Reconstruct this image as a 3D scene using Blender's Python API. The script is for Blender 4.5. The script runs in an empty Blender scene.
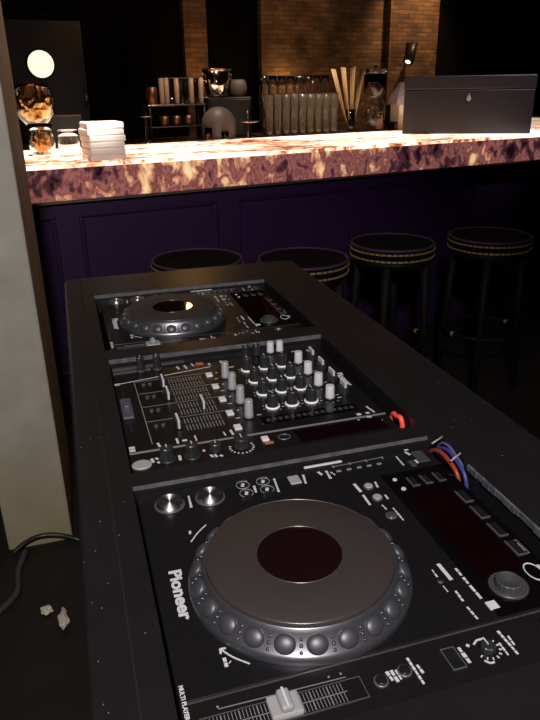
import bpy, bmesh, math, random
from mathutils import Vector, Matrix, noise as mnoise
random.seed(7)
PI = math.pi
S = bpy.context.scene
COL = S.collection

# ------------------------------------------------------------------ materials
def lin(c):
    return tuple((v/12.92 if v <= .04045 else ((v+.055)/1.055)**2.4) for v in (x/255 for x in c))

def mat(name, rgb, rough=.5, metal=0, var=.12, scale=60, bump=0, bscale=200, spec=.5, emit=None, estr=0,
        aniso=0, coat=0, linear=False):
    m = bpy.data.materials.new(name); m.use_nodes = True
    nt = m.node_tree; N = nt.nodes; L = nt.links
    b = N['Principled BSDF']
    c = rgb if linear else lin(rgb)
    b.inputs['Roughness'].default_value = rough
    b.inputs['Metallic'].default_value = metal
    b.inputs['Specular IOR Level'].default_value = spec
    tc = N.new('ShaderNodeTexCoord')
    nz = N.new('ShaderNodeTexNoise'); nz.inputs['Scale'].default_value = scale; nz.inputs['Detail'].default_value = 4
    L.new(tc.outputs['Object'], nz.inputs['Vector'])
    rp = N.new('ShaderNodeValToRGB')
    rp.color_ramp.elements[0].position = .3; rp.color_ramp.elements[1].position = .7
    rp.color_ramp.elements[0].color = (*[v*(1-var) for v in c], 1)
    rp.color_ramp.elements[1].color = (*[min(1, v*(1+var)) for v in c], 1)
    L.new(nz.outputs['Fac'], rp.inputs['Fac']); L.new(rp.outputs['Color'], b.inputs['Base Color'])
    if bump:
        n2 = N.new('ShaderNodeTexNoise'); n2.inputs['Scale'].default_value = bscale; n2.inputs['Detail'].default_value = 5
        L.new(tc.outputs['Object'], n2.inputs['Vector'])
        bp = N.new('ShaderNodeBump'); bp.inputs['Strength'].default_value = bump; bp.inputs['Distance'].default_value = .002
        L.new(n2.outputs['Fac'], bp.inputs['Height']); L.new(bp.outputs['Normal'], b.inputs['Normal'])
    if emit is not None:
        b.inputs['Emission Color'].default_value = (*lin(emit), 1); b.inputs['Emission Strength'].default_value = estr
    if aniso:
        b.inputs['Anisotropic'].default_value = aniso; b.inputs['Anisotropic Rotation'].default_value = .25
        tg = N.new('ShaderNodeTangent'); tg.direction_type = 'RADIAL'; tg.axis = 'Z'
        L.new(tg.outputs['Tangent'], b.inputs['Tangent'])
    if coat:
        b.inputs['Coat Weight'].default_value = coat; b.inputs['Coat Roughness'].default_value = .08
    return m

def glass_mat(name, tint=(1, 1, 1), rough=.03):
    m = bpy.data.materials.new(name); m.use_nodes = True
    b = m.node_tree.nodes['Principled BSDF']
    b.inputs['Base Color'].default_value = (*tint, 1)
    b.inputs['Transmission Weight'].default_value = 1; b.inputs['Roughness'].default_value = rough
    b.inputs['IOR'].default_value = 1.45
    return m

def stone_mat(name, stops, scale, stretch, strength, dist=2.2):
    """backlit onyx: veined stone with a lamp behind it"""
    m = bpy.data.materials.new(name); m.use_nodes = True
    nt = m.node_tree; N = nt.nodes; L = nt.links; b = N['Principled BSDF']
    tc = N.new('ShaderNodeTexCoord'); mp = N.new('ShaderNodeMapping'); mp.inputs['Scale'].default_value = stretch
    L.new(tc.outputs['Object'], mp.inputs['Vector'])
    nz = N.new('ShaderNodeTexNoise'); nz.inputs['Scale'].default_value = scale; nz.inputs['Detail'].default_value = 6
    nz.inputs['Roughness'].default_value = .6; nz.inputs['Distortion'].default_value = dist
    L.new(mp.outputs['Vector'], nz.inputs['Vector'])
    n2 = N.new('ShaderNodeTexNoise'); n2.inputs['Scale'].default_value = scale*.22; n2.inputs['Detail'].default_value = 2
    L.new(mp.outputs['Vector'], n2.inputs['Vector'])
    ad = N.new('ShaderNodeMath'); ad.operation = 'MULTIPLY_ADD'; ad.inputs[1].default_value = .9
    L.new(n2.outputs['Fac'], ad.inputs[0]); L.new(nz.outputs['Fac'], ad.inputs[2])
    sb = N.new('ShaderNodeMath'); sb.operation = 'SUBTRACT'; sb.inputs[1].default_value = .45; L.new(ad.outputs[0], sb.inputs[0])
    rp = N.new('ShaderNodeValToRGB'); cr = rp.color_ramp
    while len(cr.elements) < len(stops): cr.elements.new(.5)
    for e, (p, c) in zip(cr.elements, stops):
        e.position = p; e.color = (*lin(c), 1)
    L.new(sb.outputs[0], rp.inputs['Fac'])
    L.new(rp.outputs['Color'], b.inputs['Base Color']); L.new(rp.outputs['Color'], b.inputs['Emission Color'])
    b.inputs['Emission Strength'].default_value = strength
    b.inputs['Roughness'].default_value = .25
    return m

def brick_mat(name):
    m = bpy.data.materials.new(name); m.use_nodes = True
    nt = m.node_tree; N = nt.nodes; L = nt.links; b = N['Principled BSDF']
    tc = N.new('ShaderNodeTexCoord'); mp = N.new('ShaderNodeMapping'); mp.inputs['Rotation'].default_value = (PI/2, 0, 0)
    L.new(tc.outputs['Object'], mp.inputs['Vector'])
    bk = N.new('ShaderNodeTexBrick')
    bk.inputs['Scale'].default_value = 1; bk.inputs['Brick Width'].default_value = .105; bk.inputs['Row Height'].default_value = .033
    bk.inputs['Mortar Size'].default_value = .0045; bk.inputs['Mortar Smooth'].default_value = .3; bk.inputs['Bias'].default_value = -.1
    bk.inputs['Color1'].default_value = (*lin((142, 104, 70)), 1); bk.inputs['Color2'].default_value = (*lin((92, 66, 48)), 1)
    bk.inputs['Mortar'].default_value = (*lin((104, 78, 54)), 1)
    L.new(mp.outputs['Vector'], bk.inputs['Vector'])
    nz = N.new('ShaderNodeTexNoise'); nz.inputs['Scale'].default_value = 6; nz.inputs['Detail'].default_value = 6
    L.new(tc.outputs['Object'], nz.inputs['Vector'])
    mx = N.new('ShaderNodeMix'); mx.data_type = 'RGBA'; mx.blend_type = 'MULTIPLY'; mx.inputs['Factor'].default_value = .75
    rp = N.new('ShaderNodeValToRGB'); rp.color_ramp.elements[0].position = .32; rp.color_ramp.elements[1].position = .68
    rp.color_ramp.elements[0].color = (.16, .14, .12, 1)
    L.new(nz.outputs['Fac'], rp.inputs['Fac'])
    L.new(bk.outputs['Color'], mx.inputs['A']); L.new(rp.outputs['Color'], mx.inputs['B'])
    L.new(mx.outputs['Result'], b.inputs['Base Color'])
    bp = N.new('ShaderNodeBump'); bp.inputs['Strength'].default_value = .6; bp.inputs['Distance'].default_value = .01
    inv = N.new('ShaderNodeMath'); inv.operation = 'SUBTRACT'; inv.inputs[0].default_value = 1
    L.new(bk.outputs['Fac'], inv.inputs[1]); L.new(inv.outputs[0], bp.inputs['Height'])
    L.new(bp.outputs['Normal'], b.inputs['Normal'])
    b.inputs['Roughness'].default_value = .85
    return m

def concrete_mat(name):
    m = mat(name, (172, 167, 158), .85, var=.16, scale=7, bump=.25, bscale=60)
    nt = m.node_tree; N = nt.nodes; L = nt.links; b = N['Principled BSDF']
    src = b.inputs['Base Color'].links[0].from_socket
    tc = N.new('ShaderNodeTexCoord')
    sp = N.new('ShaderNodeSeparateXYZ'); L.new(tc.outputs['Object'], sp.inputs[0])
    nz = N.new('ShaderNodeTexNoise'); nz.inputs['Scale'].default_value = 5; L.new(tc.outputs['Object'], nz.inputs['Vector'])
    # damp yellowish-green stain round the foot of the pillar
    ad = N.new('ShaderNodeMath'); ad.operation = 'MULTIPLY_ADD'; ad.inputs[1].default_value = -.6
    L.new(nz.outputs['Fac'], ad.inputs[0]); 
    mr = N.new('ShaderNodeMapRange'); mr.inputs['From Min'].default_value = .75; mr.inputs['From Max'].default_value = .05
    L.new(sp.outputs['Z'], mr.inputs['Value']); L.new(mr.outputs['Result'], ad.inputs[2])
    mx = N.new('ShaderNodeMix'); mx.data_type = 'RGBA'; mx.inputs['B'].default_value = (*lin((150, 136, 92)), 1)
    L.new(ad.outputs[0], mx.inputs['Factor']); L.new(src, mx.inputs['A']); L.new(mx.outputs['Result'], b.inputs['Base Color'])
    return m

M = {}
M['deck'] = mat('deck_black', (27, 25, 27), .36, var=.1, scale=30, bump=.12, bscale=90, spec=.45)
M['deck_worn'] = mat('deck_edge_worn', (62, 54, 48), .45, var=.3, scale=25)
M['raw'] = mat('raw_cut_edge', (84, 84, 90), .6, var=.4, scale=70, bump=.3)
M['groove'] = mat('groove', (10, 10, 11), .8)
M['body'] = mat('player_black', (20, 19, 22), .36, var=.06, scale=80, spec=.45)
M['strip'] = mat('tempo_strip', (21, 19, 20), .38, var=.06, scale=80)
M['edge'] = mat('plate_edge', (92, 84, 88), .35, metal=.5)  # tone of the painted edge highlight, used on the mixer ribs too
M['ringmetal'] = mat('jog_ring', (120, 120, 128), .34, metal=.85, var=.05, scale=200)
M['dimple'] = mat('dimple_rubber', (84, 84, 90), .46, metal=.6, var=.05)
M['platter'] = mat('platter_top', (52, 46, 45), .52, var=.04, scale=120, spec=.3)
M['jogdisplay'] = mat('jog_display', (24, 10, 13), .04, var=.05, spec=.5)
M['thinring'] = mat('thin_ring', (120, 112, 112), .3, metal=.8)
M['silver'] = mat('brushed_silver', (235, 235, 240), .5, metal=1, aniso=.9, var=.03)
M['darkrim'] = mat('dark_rim', (18, 18, 20), .4)
M['glossblack'] = mat('gloss_black', (10, 8, 9), .07, spec=.5)
M['screen'] = mat('screen_faint_glow', (11, 3, 5), .08, var=.5, scale=14, emit=(110, 6, 20), estr=.012)  # faint red glow put into the screen material itself
M['white'] = mat('white_print', (192, 192, 198), .55, var=.03)
M['grey'] = mat('grey_print', (120, 118, 122), .55, var=.03)
M['btn'] = mat('grey_button', (150, 148, 150), .4, var=.04)
M['btnrim'] = mat('button_rim', (110, 106, 108), .35, metal=.5)
M['btnblack'] = mat('button_black', (24, 24, 27), .35)
M['clear'] = mat('pale_plastic', (150, 148, 152), .3, var=.04)
M['knob'] = mat('knob_black', (40, 40, 42), .38, var=.05)
M['knobsilver'] = mat('knob_silver', (175, 175, 180), .35, metal=.35, var=.05)
M['knobwhite'] = mat('knob_white', (198, 196, 205), .4, var=.03)
M['skirt'] = mat('knob_skirt', (235, 235, 238), .35, metal=0, var=.02)
M['cuelit'] = mat('cue_button', (205, 200, 202), .45, var=.04, emit=(200, 195, 200), estr=.06)
M['amber'] = mat('amber_led', (150, 92, 60), .4, emit=(255, 120, 50), estr=.06)
M['xfader'] = mat('crossfader_plate', (92, 92, 108), .4, metal=.4)
M['mixer'] = mat('mixer_black', (19, 18, 20), .34, var=.06, scale=80)
M['led'] = mat('meter_led', (60, 60, 62), .4)
M['red'] = mat('cable_red', (135, 50, 42), .45)
M['blue'] = mat('cable_blue', (48, 60, 120), .45)
M['violet'] = mat('cable_violet', (88, 76, 122), .45)
M['orange'] = mat('cable_orange', (235, 85, 60), .4)
M['greycable'] = mat('cable_grey', (60, 60, 66), .45)
M['blackcable'] = mat('cable_black', (36, 34, 33), .4)
M['floor'] = mat('floor_dark', (25, 22, 18), .6, var=.3, scale=4, bump=.1, bscale=20)
M['concrete'] = concrete_mat('concrete')
M['purple'] = mat('bar_purple', (48, 24, 66), .48, var=.08, scale=8)
M['purplemould'] = mat('bar_moulding', (44, 23, 60), .4, var=.06)
M['onyxtop'] = stone_mat('onyx_top', [(0, (90, 40, 25)), (.34, (130, 60, 42)), (.40, (225, 150, 112)), (.48, (255, 225, 195)), (.7, (255, 240, 222)), (1, (190, 115, 90))],
                         5.5, (1.1, 2.6, 1), 1.9)
M['onyxfront'] = stone_mat('onyx_front', [(0, (8, 5, 8)), (.30, (28, 15, 22)), (.42, (84, 48, 54)), (.50, (160, 98, 92)), (.56, (112, 62, 62)), (.63, (200, 132, 106)), (.72, (255, 216, 160)), (1, (255, 240, 205))],
                           15, (1, 1, .75), .72, .35)
M['metaltrim'] = mat('steel_lip', (150, 130, 130), .4, metal=.8)
M['wall'] = mat('wall_dark', (9, 6, 7), .9, var=.15, scale=3, spec=.1)
M['brick'] = brick_mat('brick')
M['door'] = mat('door_navy', (27, 31, 42), .4, var=.08, scale=4)
M['porthole'] = mat('porthole_glow', (250, 246, 220), .3, var=.1, emit=(255, 250, 215), estr=1.15)
M['fabric'] = mat('stool_leather', (9, 7, 10), .9, var=.12, scale=40, bump=.15, bscale=300, spec=.12)
M['piping'] = mat('stool_piping', (74, 50, 80), .6, var=.1, spec=.3)
M['gold'] = mat('nailhead_gold', (190, 160, 105), .4, metal=.5)
M['stoolwood'] = mat('stool_wood', (12, 10, 14), .7, spec=.25)
M['napkin'] = mat('napkin_white', (238, 230, 222), .8, var=.04, bump=.2, bscale=120)
M['glass'] = glass_mat('clear_glass', (.97, .95, .92))
M['mistyglass'] = glass_mat('misty_glass', (.80, .60, .42), .04); M['mistyglass'].node_tree.nodes['Principled BSDF'].inputs['Transmission Weight'].default_value = .9
M['amberglass'] = glass_mat('smoky_glass', (.75, .58, .42))
M['bronzeglass'] = glass_mat('bronze_glass', (.8, .52, .34), .08); M['bronzeglass'].node_tree.nodes['Principled BSDF'].inputs['Transmission Weight'].default_value = .6
M['foil'] = mat('gold_foil', (225, 170, 95), .28, metal=.9, var=.25, scale=30, bump=.6, bscale=40)
M['straw'] = mat('straw_cream', (196, 158, 108), .5, var=.1)
M['darkwood'] = mat('case_wood', (42, 38, 43), .45, var=.12, scale=20, bump=.1, bscale=80)
M['steel'] = mat('steel', (190, 180, 172), .22, metal=1)
M['chrome'] = mat('chrome', (235, 215, 205), .1, metal=1)
M['copper'] = mat('copper', (128, 84, 64), .45, metal=1)
M['blackmetal'] = mat('black_metal', (22, 20, 20), .45)
M['ceramic'] = mat('ceramic_grey', (100, 86, 80), .5, var=.05)
M['pinkpaper'] = mat('pink_paper', (225, 165, 150), .8)
M['cream'] = mat('cream_paper', (232, 208, 178), .75, var=.05)
M['greycloth'] = mat('grey_cloth', (168, 150, 150), .8, var=.06)
M['bulb'] = mat('lamp_bulb', (255, 220, 170), .4, emit=(255, 190, 110), estr=40)
M['spotface'] = mat('spot_face', (255, 240, 215), .4, emit=(255, 235, 200), estr=2.5)
M['worktop'] = mat('worktop_dark', (48, 30, 24), .35, var=.15, scale=10)
M['mat'] = mat('rubber_mat', (16, 14, 14), .7)
M['paper'] = mat('crumpled_paper', (205, 196, 184), .85, var=.08)

# ------------------------------------------------------------------ mesh helpers
def bx(bm, x0, x1, y0, y1, z0, z1, bev=0, seg=1, mi=0):
    r = bmesh.ops.create_cube(bm, size=1)
    bmesh.ops.scale(bm, vec=(x1-x0, y1-y0, z1-z0), verts=r['verts'])
    bmesh.ops.translate(bm, vec=((x0+x1)/2, (y0+y1)/2, (z0+z1)/2), verts=r['verts'])
    fs = set(f for v in r['verts'] for f in v.link_faces)
    for f in fs: f.material_index = mi
    if bev:
        es = list(set(e for v in r['verts'] for e in v.link_edges))
        bmesh.ops.bevel(bm, geom=es, offset=bev, segments=seg, affect='EDGES', profile=.5)
    return r

def lathe(bm, prof, c=(0, 0, 0), n=32, mi=0, cap0=True, cap1=True, smooth=True, ribs=0, ribd=0):
    rings = []
    for (r, z) in prof:
        vs = []
        for i in range(n):
            a = 2*PI*i/n
            rr = r*(1 - ribd*(i % 2)) if ribs else r
            vs.append(bm.verts.new((c[0]+rr*math.cos(a), c[1]+rr*math.sin(a), c[2]+z)))
        rings.append(vs)
    for A, B in zip(rings, rings[1:]):
        for i in range(n):
            f = bm.faces.new((A[i], A[(i+1) % n], B[(i+1) % n], B[i])); f.material_index = mi; f.smooth = smooth
    if cap0 and prof[0][0] > 1e-5: f = bm.faces.new(rings[0][::-1]); f.material_index = mi
    if cap1 and prof[-1][0] > 1e-5: f = bm.faces.new(rings[-1]); f.material_index = mi

def tube(bm, pts, r, n=8, mi=0):
    pts = [Vector(p) for p in pts]; rings = []; up = None
    rr = r if isinstance(r, (list, tuple)) else [r]*len(pts)
    for i, p in enumerate(pts):
        d = (pts[min(i+1, len(pts)-1)]-pts[max(i-1, 0)]).normalized()
        if up is None:
            up = Vector((0, 0, 1)) if abs(d.z) < .9 else Vector((1, 0, 0))
        a = d.cross(up).normalized(); b = a.cross(d).normalized(); up = b
        rings.append([bm.verts.new(p+(a*math.cos(2*PI*k/n)+b*math.sin(2*PI*k/n))*rr[i]) for k in range(n)])
    for A, B in zip(rings, rings[1:]):
        for i in range(n):
            f = bm.faces.new((A[i], A[(i+1) % n], B[(i+1) % n], B[i])); f.smooth = True; f.material_index = mi
    bm.faces.new(rings[0][::-1]).material_index = mi; bm.faces.new(rings[-1]).material_index = mi

def spline(pts, k=8):
    P = [Vector(p) for p in pts]; P = [P[0]*2-P[1]]+P+[P[-1]*2-P[-2]]; out = []
    for i in range(1, len(P)-2):
        for j in range(k):
            t = j/k
            a, b, c, d = P[i-1], P[i], P[i+1], P[i+2]
            out.append(.5*((2*b)+(c-a)*t+(2*a-5*b+4*c-d)*t*t+(3*b-a-3*c+d)*t**3))
    out.append(P[-2]); return out

def torus(bm, R, r, c=(0, 0, 0), n=40, k=8, mi=0):
    rings = []
    for i in range(n):
        a = 2*PI*i/n
        rings.append([bm.verts.new((c[0]+(R+r*math.cos(2*PI*j/k))*math.cos(a), c[1]+(R+r*math.cos(2*PI*j/k))*math.sin(a), c[2]+r*math.sin(2*PI*j/k))) for j in range(k)])
    for i in range(n):
        A, B = rings[i], rings[(i+1) % n]
        for j in range(k):
            f = bm.faces.new((A[j], B[j], B[(j+1) % k], A[(j+1) % k])); f.smooth = True; f.material_index = mi

def seg(bm, x0, y0, x1, y1, w, z0, z1, mi=0):
    """a flat bar printed or laid from one point to another"""
    d = Vector((x1-x0, y1-y0)); l = d.length
    if l < 1e-6: d = Vector((1, 0)); l = 1e-3
    d = d/l; p = Vector((-d.y, d.x))*(w/2)
    b = [Vector((x0, y0))+p, Vector((x0, y0))-p, Vector((x1, y1))-p, Vector((x1, y1))+p]
    lo = [bm.verts.new((*v, z0)) for v in b]; hi = [bm.verts.new((*v, z1)) for v in b]
    fs = [lo[::-1], hi]+[(lo[i], lo[(i+1) % 4], hi[(i+1) % 4], hi[i]) for i in range(4)]
    for f in fs: bm.faces.new(f).material_index = mi

def frame(bm, x0, x1, y0, y1, w, z0, z1, mi=0):
    bx(bm, x0, x1, y0, y0+w, z0, z1, mi=mi); bx(bm, x0, x1, y1-w, y1, z0, z1, mi=mi)
    bx(bm, x0, x0+w, y0+w, y1-w, z0, z1, mi=mi); bx(bm, x1-w, x1, y0+w, y1-w, z0, z1, mi=mi)

def obj(name, bm, mats, parent=None, loc=(0, 0, 0), rotz=0, label=None):
    bmesh.ops.recalc_face_normals(bm, faces=bm.faces[:])
    me = bpy.data.meshes.new(name); bm.to_mesh(me); bm.free()
    for m in (mats if isinstance(mats, (list, tuple)) else [mats]): me.materials.append(m)
    o = bpy.data.objects.new(name, me); COL.objects.link(o)
    o.location = loc; o.rotation_euler = (0, 0, rotz)
    if parent: o.parent = parent
    if label: o['label'] = label
    return o

def new(): return bmesh.new()

def tag(o, label, cat, group=None, kind=None):
    o['label'] = label; o['category'] = cat
    if group: o['group'] = group
    if kind: o['kind'] = kind
    return o

def thing(name, label, cat, loc=(0, 0, 0), rotz=0, group=None):
    o = bpy.data.objects.new(name, None); COL.objects.link(o); o.empty_display_size = .05
    o.location = loc; o.rotation_euler = (0, 0, rotz)
    return tag(o, label, cat, group)

def struct(o):
    o['kind'] = 'structure'; return o

def copy_tree(o, parent=None):
    c = o.copy(); COL.objects.link(c)
    if parent: c.parent = parent
    for ch in list(o.children): copy_tree(ch, c)
    return c

def text_bm(s, size, depth=.0003, bold=.0):
    cu = bpy.data.curves.new('lettering_curve', 'FONT'); cu.body = s; cu.size = size; cu.extrude = depth; cu.offset = bold
    cu.align_x = 'CENTER'; cu.align_y = 'CENTER'; cu.resolution_u = 3
    o = bpy.data.objects.new('lettering_curve', cu); COL.objects.link(o)
    dg = bpy.context.evaluated_depsgraph_get(); dg.update()
    me = bpy.data.meshes.new_from_object(o.evaluated_get(dg))
    bm = new(); bm.from_mesh(me)
    bpy.data.objects.remove(o); bpy.data.meshes.remove(me); bpy.data.curves.remove(cu)
    return bm

# ------------------------------------------------------------------ dimensions
Z0 = .98            # top plates of the decks and mixer above the floor
DZ = .011           # the booth top stands this much higher
YAW = math.radians(10.77)
def B(u, n, z=0):   # a place on the bar: along its front, back from its front, above the floor
    return Vector((u*math.cos(YAW)-n*math.sin(YAW), 2.565+u*math.sin(YAW)+n*math.cos(YAW), z))

# ------------------------------------------------------------------ setting
bm = new(); bx(bm, -4, 6, -3, 7, -.1, 0); struct(obj('floor', bm, M['floor']))
W0 = 2.15
def wallpiece(name, u0, u1, n0, n1, z0, z1, m, bev=0):
    bm = new(); bx(bm, u0, u1, n0, n1, z0, z1, bev); p = B(0, 0)
    return struct(obj(name, bm, m, loc=p, rotz=YAW))
wallpiece('wall_back', -2.2, 6, W0, W0+.15, 0, 3.1, M['wall'])
wallpiece('brick_pilaster', 1.215, 1.395, W0-.06, W0, 0, 3.1, M['brick'])
wallpiece('brick_panel', 1.845, 3.02, W0-.06, W0, 0, 3.1, M['brick'])
wallpiece('brick_pilaster', 3.02, 3.535, W0-.12, W0, 0, 3.1, M['brick'])
for u in (-.06, .80, 4.25):
    wallpiece('trim_%d' % (1+int(u*2)), u-.02, u+.02, W0-.02, W0, 0, 3.1, M['wall'])
# door with a lit round window
d = thing('door_1', '', '', B(0, W0-.045)); d.rotation_euler.z = YAW
for k in ('label', 'category'): del d[k]
struct(d)
bm = new(); bx(bm, -.02, .475, 0, .045, 0, 1.81, .004); obj('door_leaf', bm, M['door'], d)
bm = new(); frame(bm, -.07, .525, 0, .001, .001, 0, .001); bm.clear()
bx(bm, -.07, -.025, -.01, .045, 0, 1.86, .004); bx(bm, .48, .525, -.01, .045, 0, 1.86, .004); bx(bm, -.025, .48, -.01, .045, 1.815, 1.86, .004)
obj('door_frame', bm, M['wall'], d)
bm = new(); lathe(bm, [(.0845, 0), (.0845, .012)], n=40)
bmesh.ops.rotate(bm, cent=(0, 0, 0), matrix=Matrix.Rotation(PI/2, 3, 'X'), verts=bm.verts[:])
obj('porthole_pane', bm, M['porthole'], d, (.177, -.002, 1.54))
bm = new(); torus(bm, .092, .008, n=40)
bmesh.ops.rotate(bm, cent=(0, 0, 0), matrix=Matrix.Rotation(PI/2, 3, 'X'), verts=bm.verts[:])
obj('porthole_rim', bm, M['blackmetal'], d, (.177, -.006, 1.54))
bm = new(); tube(bm, [(.45, 0, 1.26), (.45, -.03, 1.28), (.45, -.03, 1.36), (.45, 0, 1.38)], .006); obj('door_handle', bm, M['steel'], d)
# concrete pillar
bm = new(); bx(bm, -.485, -.284, 1.465, 2.06, 0, 3.1, .006, 2); struct(obj('concrete_pillar', bm, M['concrete']))

# ------------------------------------------------------------------ DJ booth
TX0, TX1, TY0, TY1 = -.19, .343, -.36, 1.05
holes = [(-.133, .231, -.163, .163), (-.131, .224, .190, .535), (-.133, .231, .575, .901)]
booth = thing('dj_booth', 'long black wooden DJ booth with recessed decks in its top', 'dj booth', (0, 0, 0))
bm = new()
xs = sorted({TX0, TX1, -.133, -.131, .224, .231}); ys = sorted({TY0, TY1, -.163, .163, .190, .535, .575, .901})
V = {}
def gv(x, y):
    if (x, y) not in V: V[(x, y)] = bm.verts.new((x, y, Z0+DZ))
    return V[(x, y)]
for xa, xb in zip(xs, xs[1:]):
    for ya, yb in zip(ys, ys[1:]):
        cx, cy = (xa+xb)/2, (ya+yb)/2
        if any(h[0] < cx < h[1] and h[2] < cy < h[3] for h in holes): continue
        bm.faces.new((gv(xa, ya), gv(xb, ya), gv(xb, yb), gv(xa, yb)))
r = bmesh.ops.extrude_face_region(bm, geom=bm.faces[:])
bmesh.ops.translate(bm, vec=(0, 0, -.04), verts=[g for g in r['geom'] if isinstance(g, bmesh.types.BMVert)])
bmesh.ops.recalc_face_normals(bm, faces=bm.faces[:])
corner = [e for e in bm.edges if abs(e.verts[0].co.z-e.verts[1].co.z) > .01 and
          min(abs(e.verts[0].co.x-TX0), abs(e.verts[0].co.x-TX1)) < 1e-5 and min(abs(e.verts[0].co.y-TY0), abs(e.verts[0].co.y-TY1)) < 1e-5]
bmesh.ops.bevel(bm, geom=corner, offset=.026, segments=6, affect='EDGES', profile=.5)
top = [e for e in bm.edges if all(abs(v.co.z-Z0-DZ) < 1e-5 for v in e.verts) and len(e.link_faces) == 2 and
       any(abs(f.normal.z) < .5 for f in e.link_faces)]
outer = [e for e in top if not any(h[0]-.001 <= (e.verts[0].co.x+e.verts[1].co.x)/2 <= h[1]+.001 and h[2]-.001 <= (e.verts[0].co.y+e.verts[1].co.y)/2 <= h[3]+.001 for h in holes)]
bmesh.ops.bevel(bm, geom=outer, offset=.005, segments=3, affect='EDGES', profile=.5)
obj('booth_top', bm, M['deck'], booth)
for k, h in enumerate(holes):
    bm = new(); bx(bm, h[0], h[1]-(.012 if k == 0 else 0), h[3]-.0012, h[3]+.002, Z0+DZ-(.0050 if k == 0 else .0075), Z0+DZ-.0004); obj('cutout_lip', bm, M['raw'], booth, label='raw grey edge of a cutout')
bm = new()
yq = -.160
while yq < .09:
    l = random.uniform(.006, .014); bx(bm, .2300-random.uniform(0, .0016), .2325, yq, yq+l, Z0+DZ-.0085+random.uniform(-.001, .001), Z0+DZ-.0004, .0005); yq += l
obj('cutout_lip', bm, M['raw'], booth, label='rough raw grey edge of the near cutout')
bm = new(); bx(bm, -.1575, -.156, TY0+.03, TY1-.03, Z0+DZ-.002, Z0+DZ+.0003); obj('seam', bm, M['groove'], booth)
zt = Z0+DZ-.04
for (x0, x1, y0, y1) in ((-.178, -.160, -.34, 1.03), (.313, .331, -.34, 1.03), (-.160, .313, -.34, -.322), (-.160, .313, 1.012, 1.03)):
    bm = new(); bx(bm, x0, x1, y0, y1, .0, zt, .001); obj('side_panel', bm, M['deck'], booth)
bm = new(); bx(bm, -.160, .313, -.322, 1.012, Z0-.125, Z0-.105); obj('equipment_shelf', bm, M['deck'], booth)
# flecks of dust and paint on the near border
bm = new()
for _ in range(22):
    x = random.uniform(-.188, -.138); y = random.uniform(-.2, .35); s = random.uniform(.0003, .0006)
    bx(bm, x-s, x+s, y-s, y+s, Z0+DZ-.0002, Z0+DZ+.0003)
for _ in range(12):
    x = random.uniform(.25, .33); y = random.uniform(-.05, .6); s = random.uniform(.0003, .0006)
    bx(bm, x-s, x+s, y-s, y+s, Z0+DZ-.0002, Z0+DZ+.0003)
o = obj('paint_flecks', bm, M['grey'], booth, label='scattered pale flecks on the black top'); o['kind'] = 'stuff'

# ------------------------------------------------------------------ media player
T = .105
def ring_btn(name, x, y, r, parent, m_in, m_rim, h=.0025):
    bm = new(); lathe(bm, [(r*.78, 0), (r*.78, h), (r*.7, h+.0004)], n=20); o = obj(name, bm, m_in, parent, (x, y, T-.0004))
    bm = new(); lathe(bm, [(r*.80, 0), (r*.80, h*.7), (r, h*.6), (r, 0)], n=20, cap0=False, cap1=False); obj('button_rim', bm, m_rim, o)
    return o

PL_MARKS = [(-.0764,.1438,-.0774,.1212,.003),(-.0859,.0837,-.0868,.079,.003),(-.0046,.1402,-.0062,.1266,.003),(.0204,.1472,.0176,.1198,.0032),(.0536,.1442,.0506,.1261,.003),
 (.0811,.1439,.0803,.1268,.0035),(.0717,.1448,.0738,.1376,.0035),(.085,.1400,.088,.1320,.002),
 (.1704,.1476,.1699,.1266,.0022),(.1852,.1535,.1875,.1455,.004),(.1862,.1575,.1913,.1571,.003),(.1877,.1336,.1877,.1266,.003),
 (.1005,.1097,.1014,.0932,.004),(.1011,.0874,.1005,.0685,.004),(.1207,.0563,.1211,.0331,.0022),(.1239,.1061,.122,.0945,.0025),(.1233,.0801,.123,.0725,.0025),(.1123,.0647,.1133,.0551,.002),
 (.1203,-.0342,.1207,-.0564,.0055),(.1111,-.0396,.1108,-.0505,.0018),(.1321,-.0443,.1321,-.0553,.0028),(.1321,-.0567,.1321,-.066,.0028),(.1322,-.0674,.1323,-.0754,.0028),(.1324,-.0767,.1324,-.0842,.0028),
 (.1167,-.0695,.1162,-.0831,.003),(.1157,-.089,.1165,-.1045,.0025),(.1098,-.0608,.11,-.0686,.0013),
 (.0856,-.1246,.0861,-.1412,.0035),(.0926,-.1241,.0945,-.1259,.003),(.1181,-.1301,.1177,-.1434,.0018),(.1243,-.1193,.1253,-.1448,.0025),(.129,-.1262,.128,-.1365,.0025),
 (.0225,-.1283,.0235,-.1380,.003),(.0262,-.1283,.0268,-.1404,.003),(.0295,-.1290,.030,-.1390,.002),(.0431,-.1215,.0437,-.1474,.0025),(.0471,-.1297,.048,-.1386,.0025),
 (-.0898,-.079,-.0898,-.0889,.0035),(-.0867,-.084,-.0861,-.0847,.003)]
PL_ARROWS = [[(-.0689,.0883),(-.079,.0785),(-.0881,.0666)], [(-.0908,-.0695),(-.083,-.0805),(-.0724,-.0905)]]
JC = (-.0052, -.012)

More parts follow.
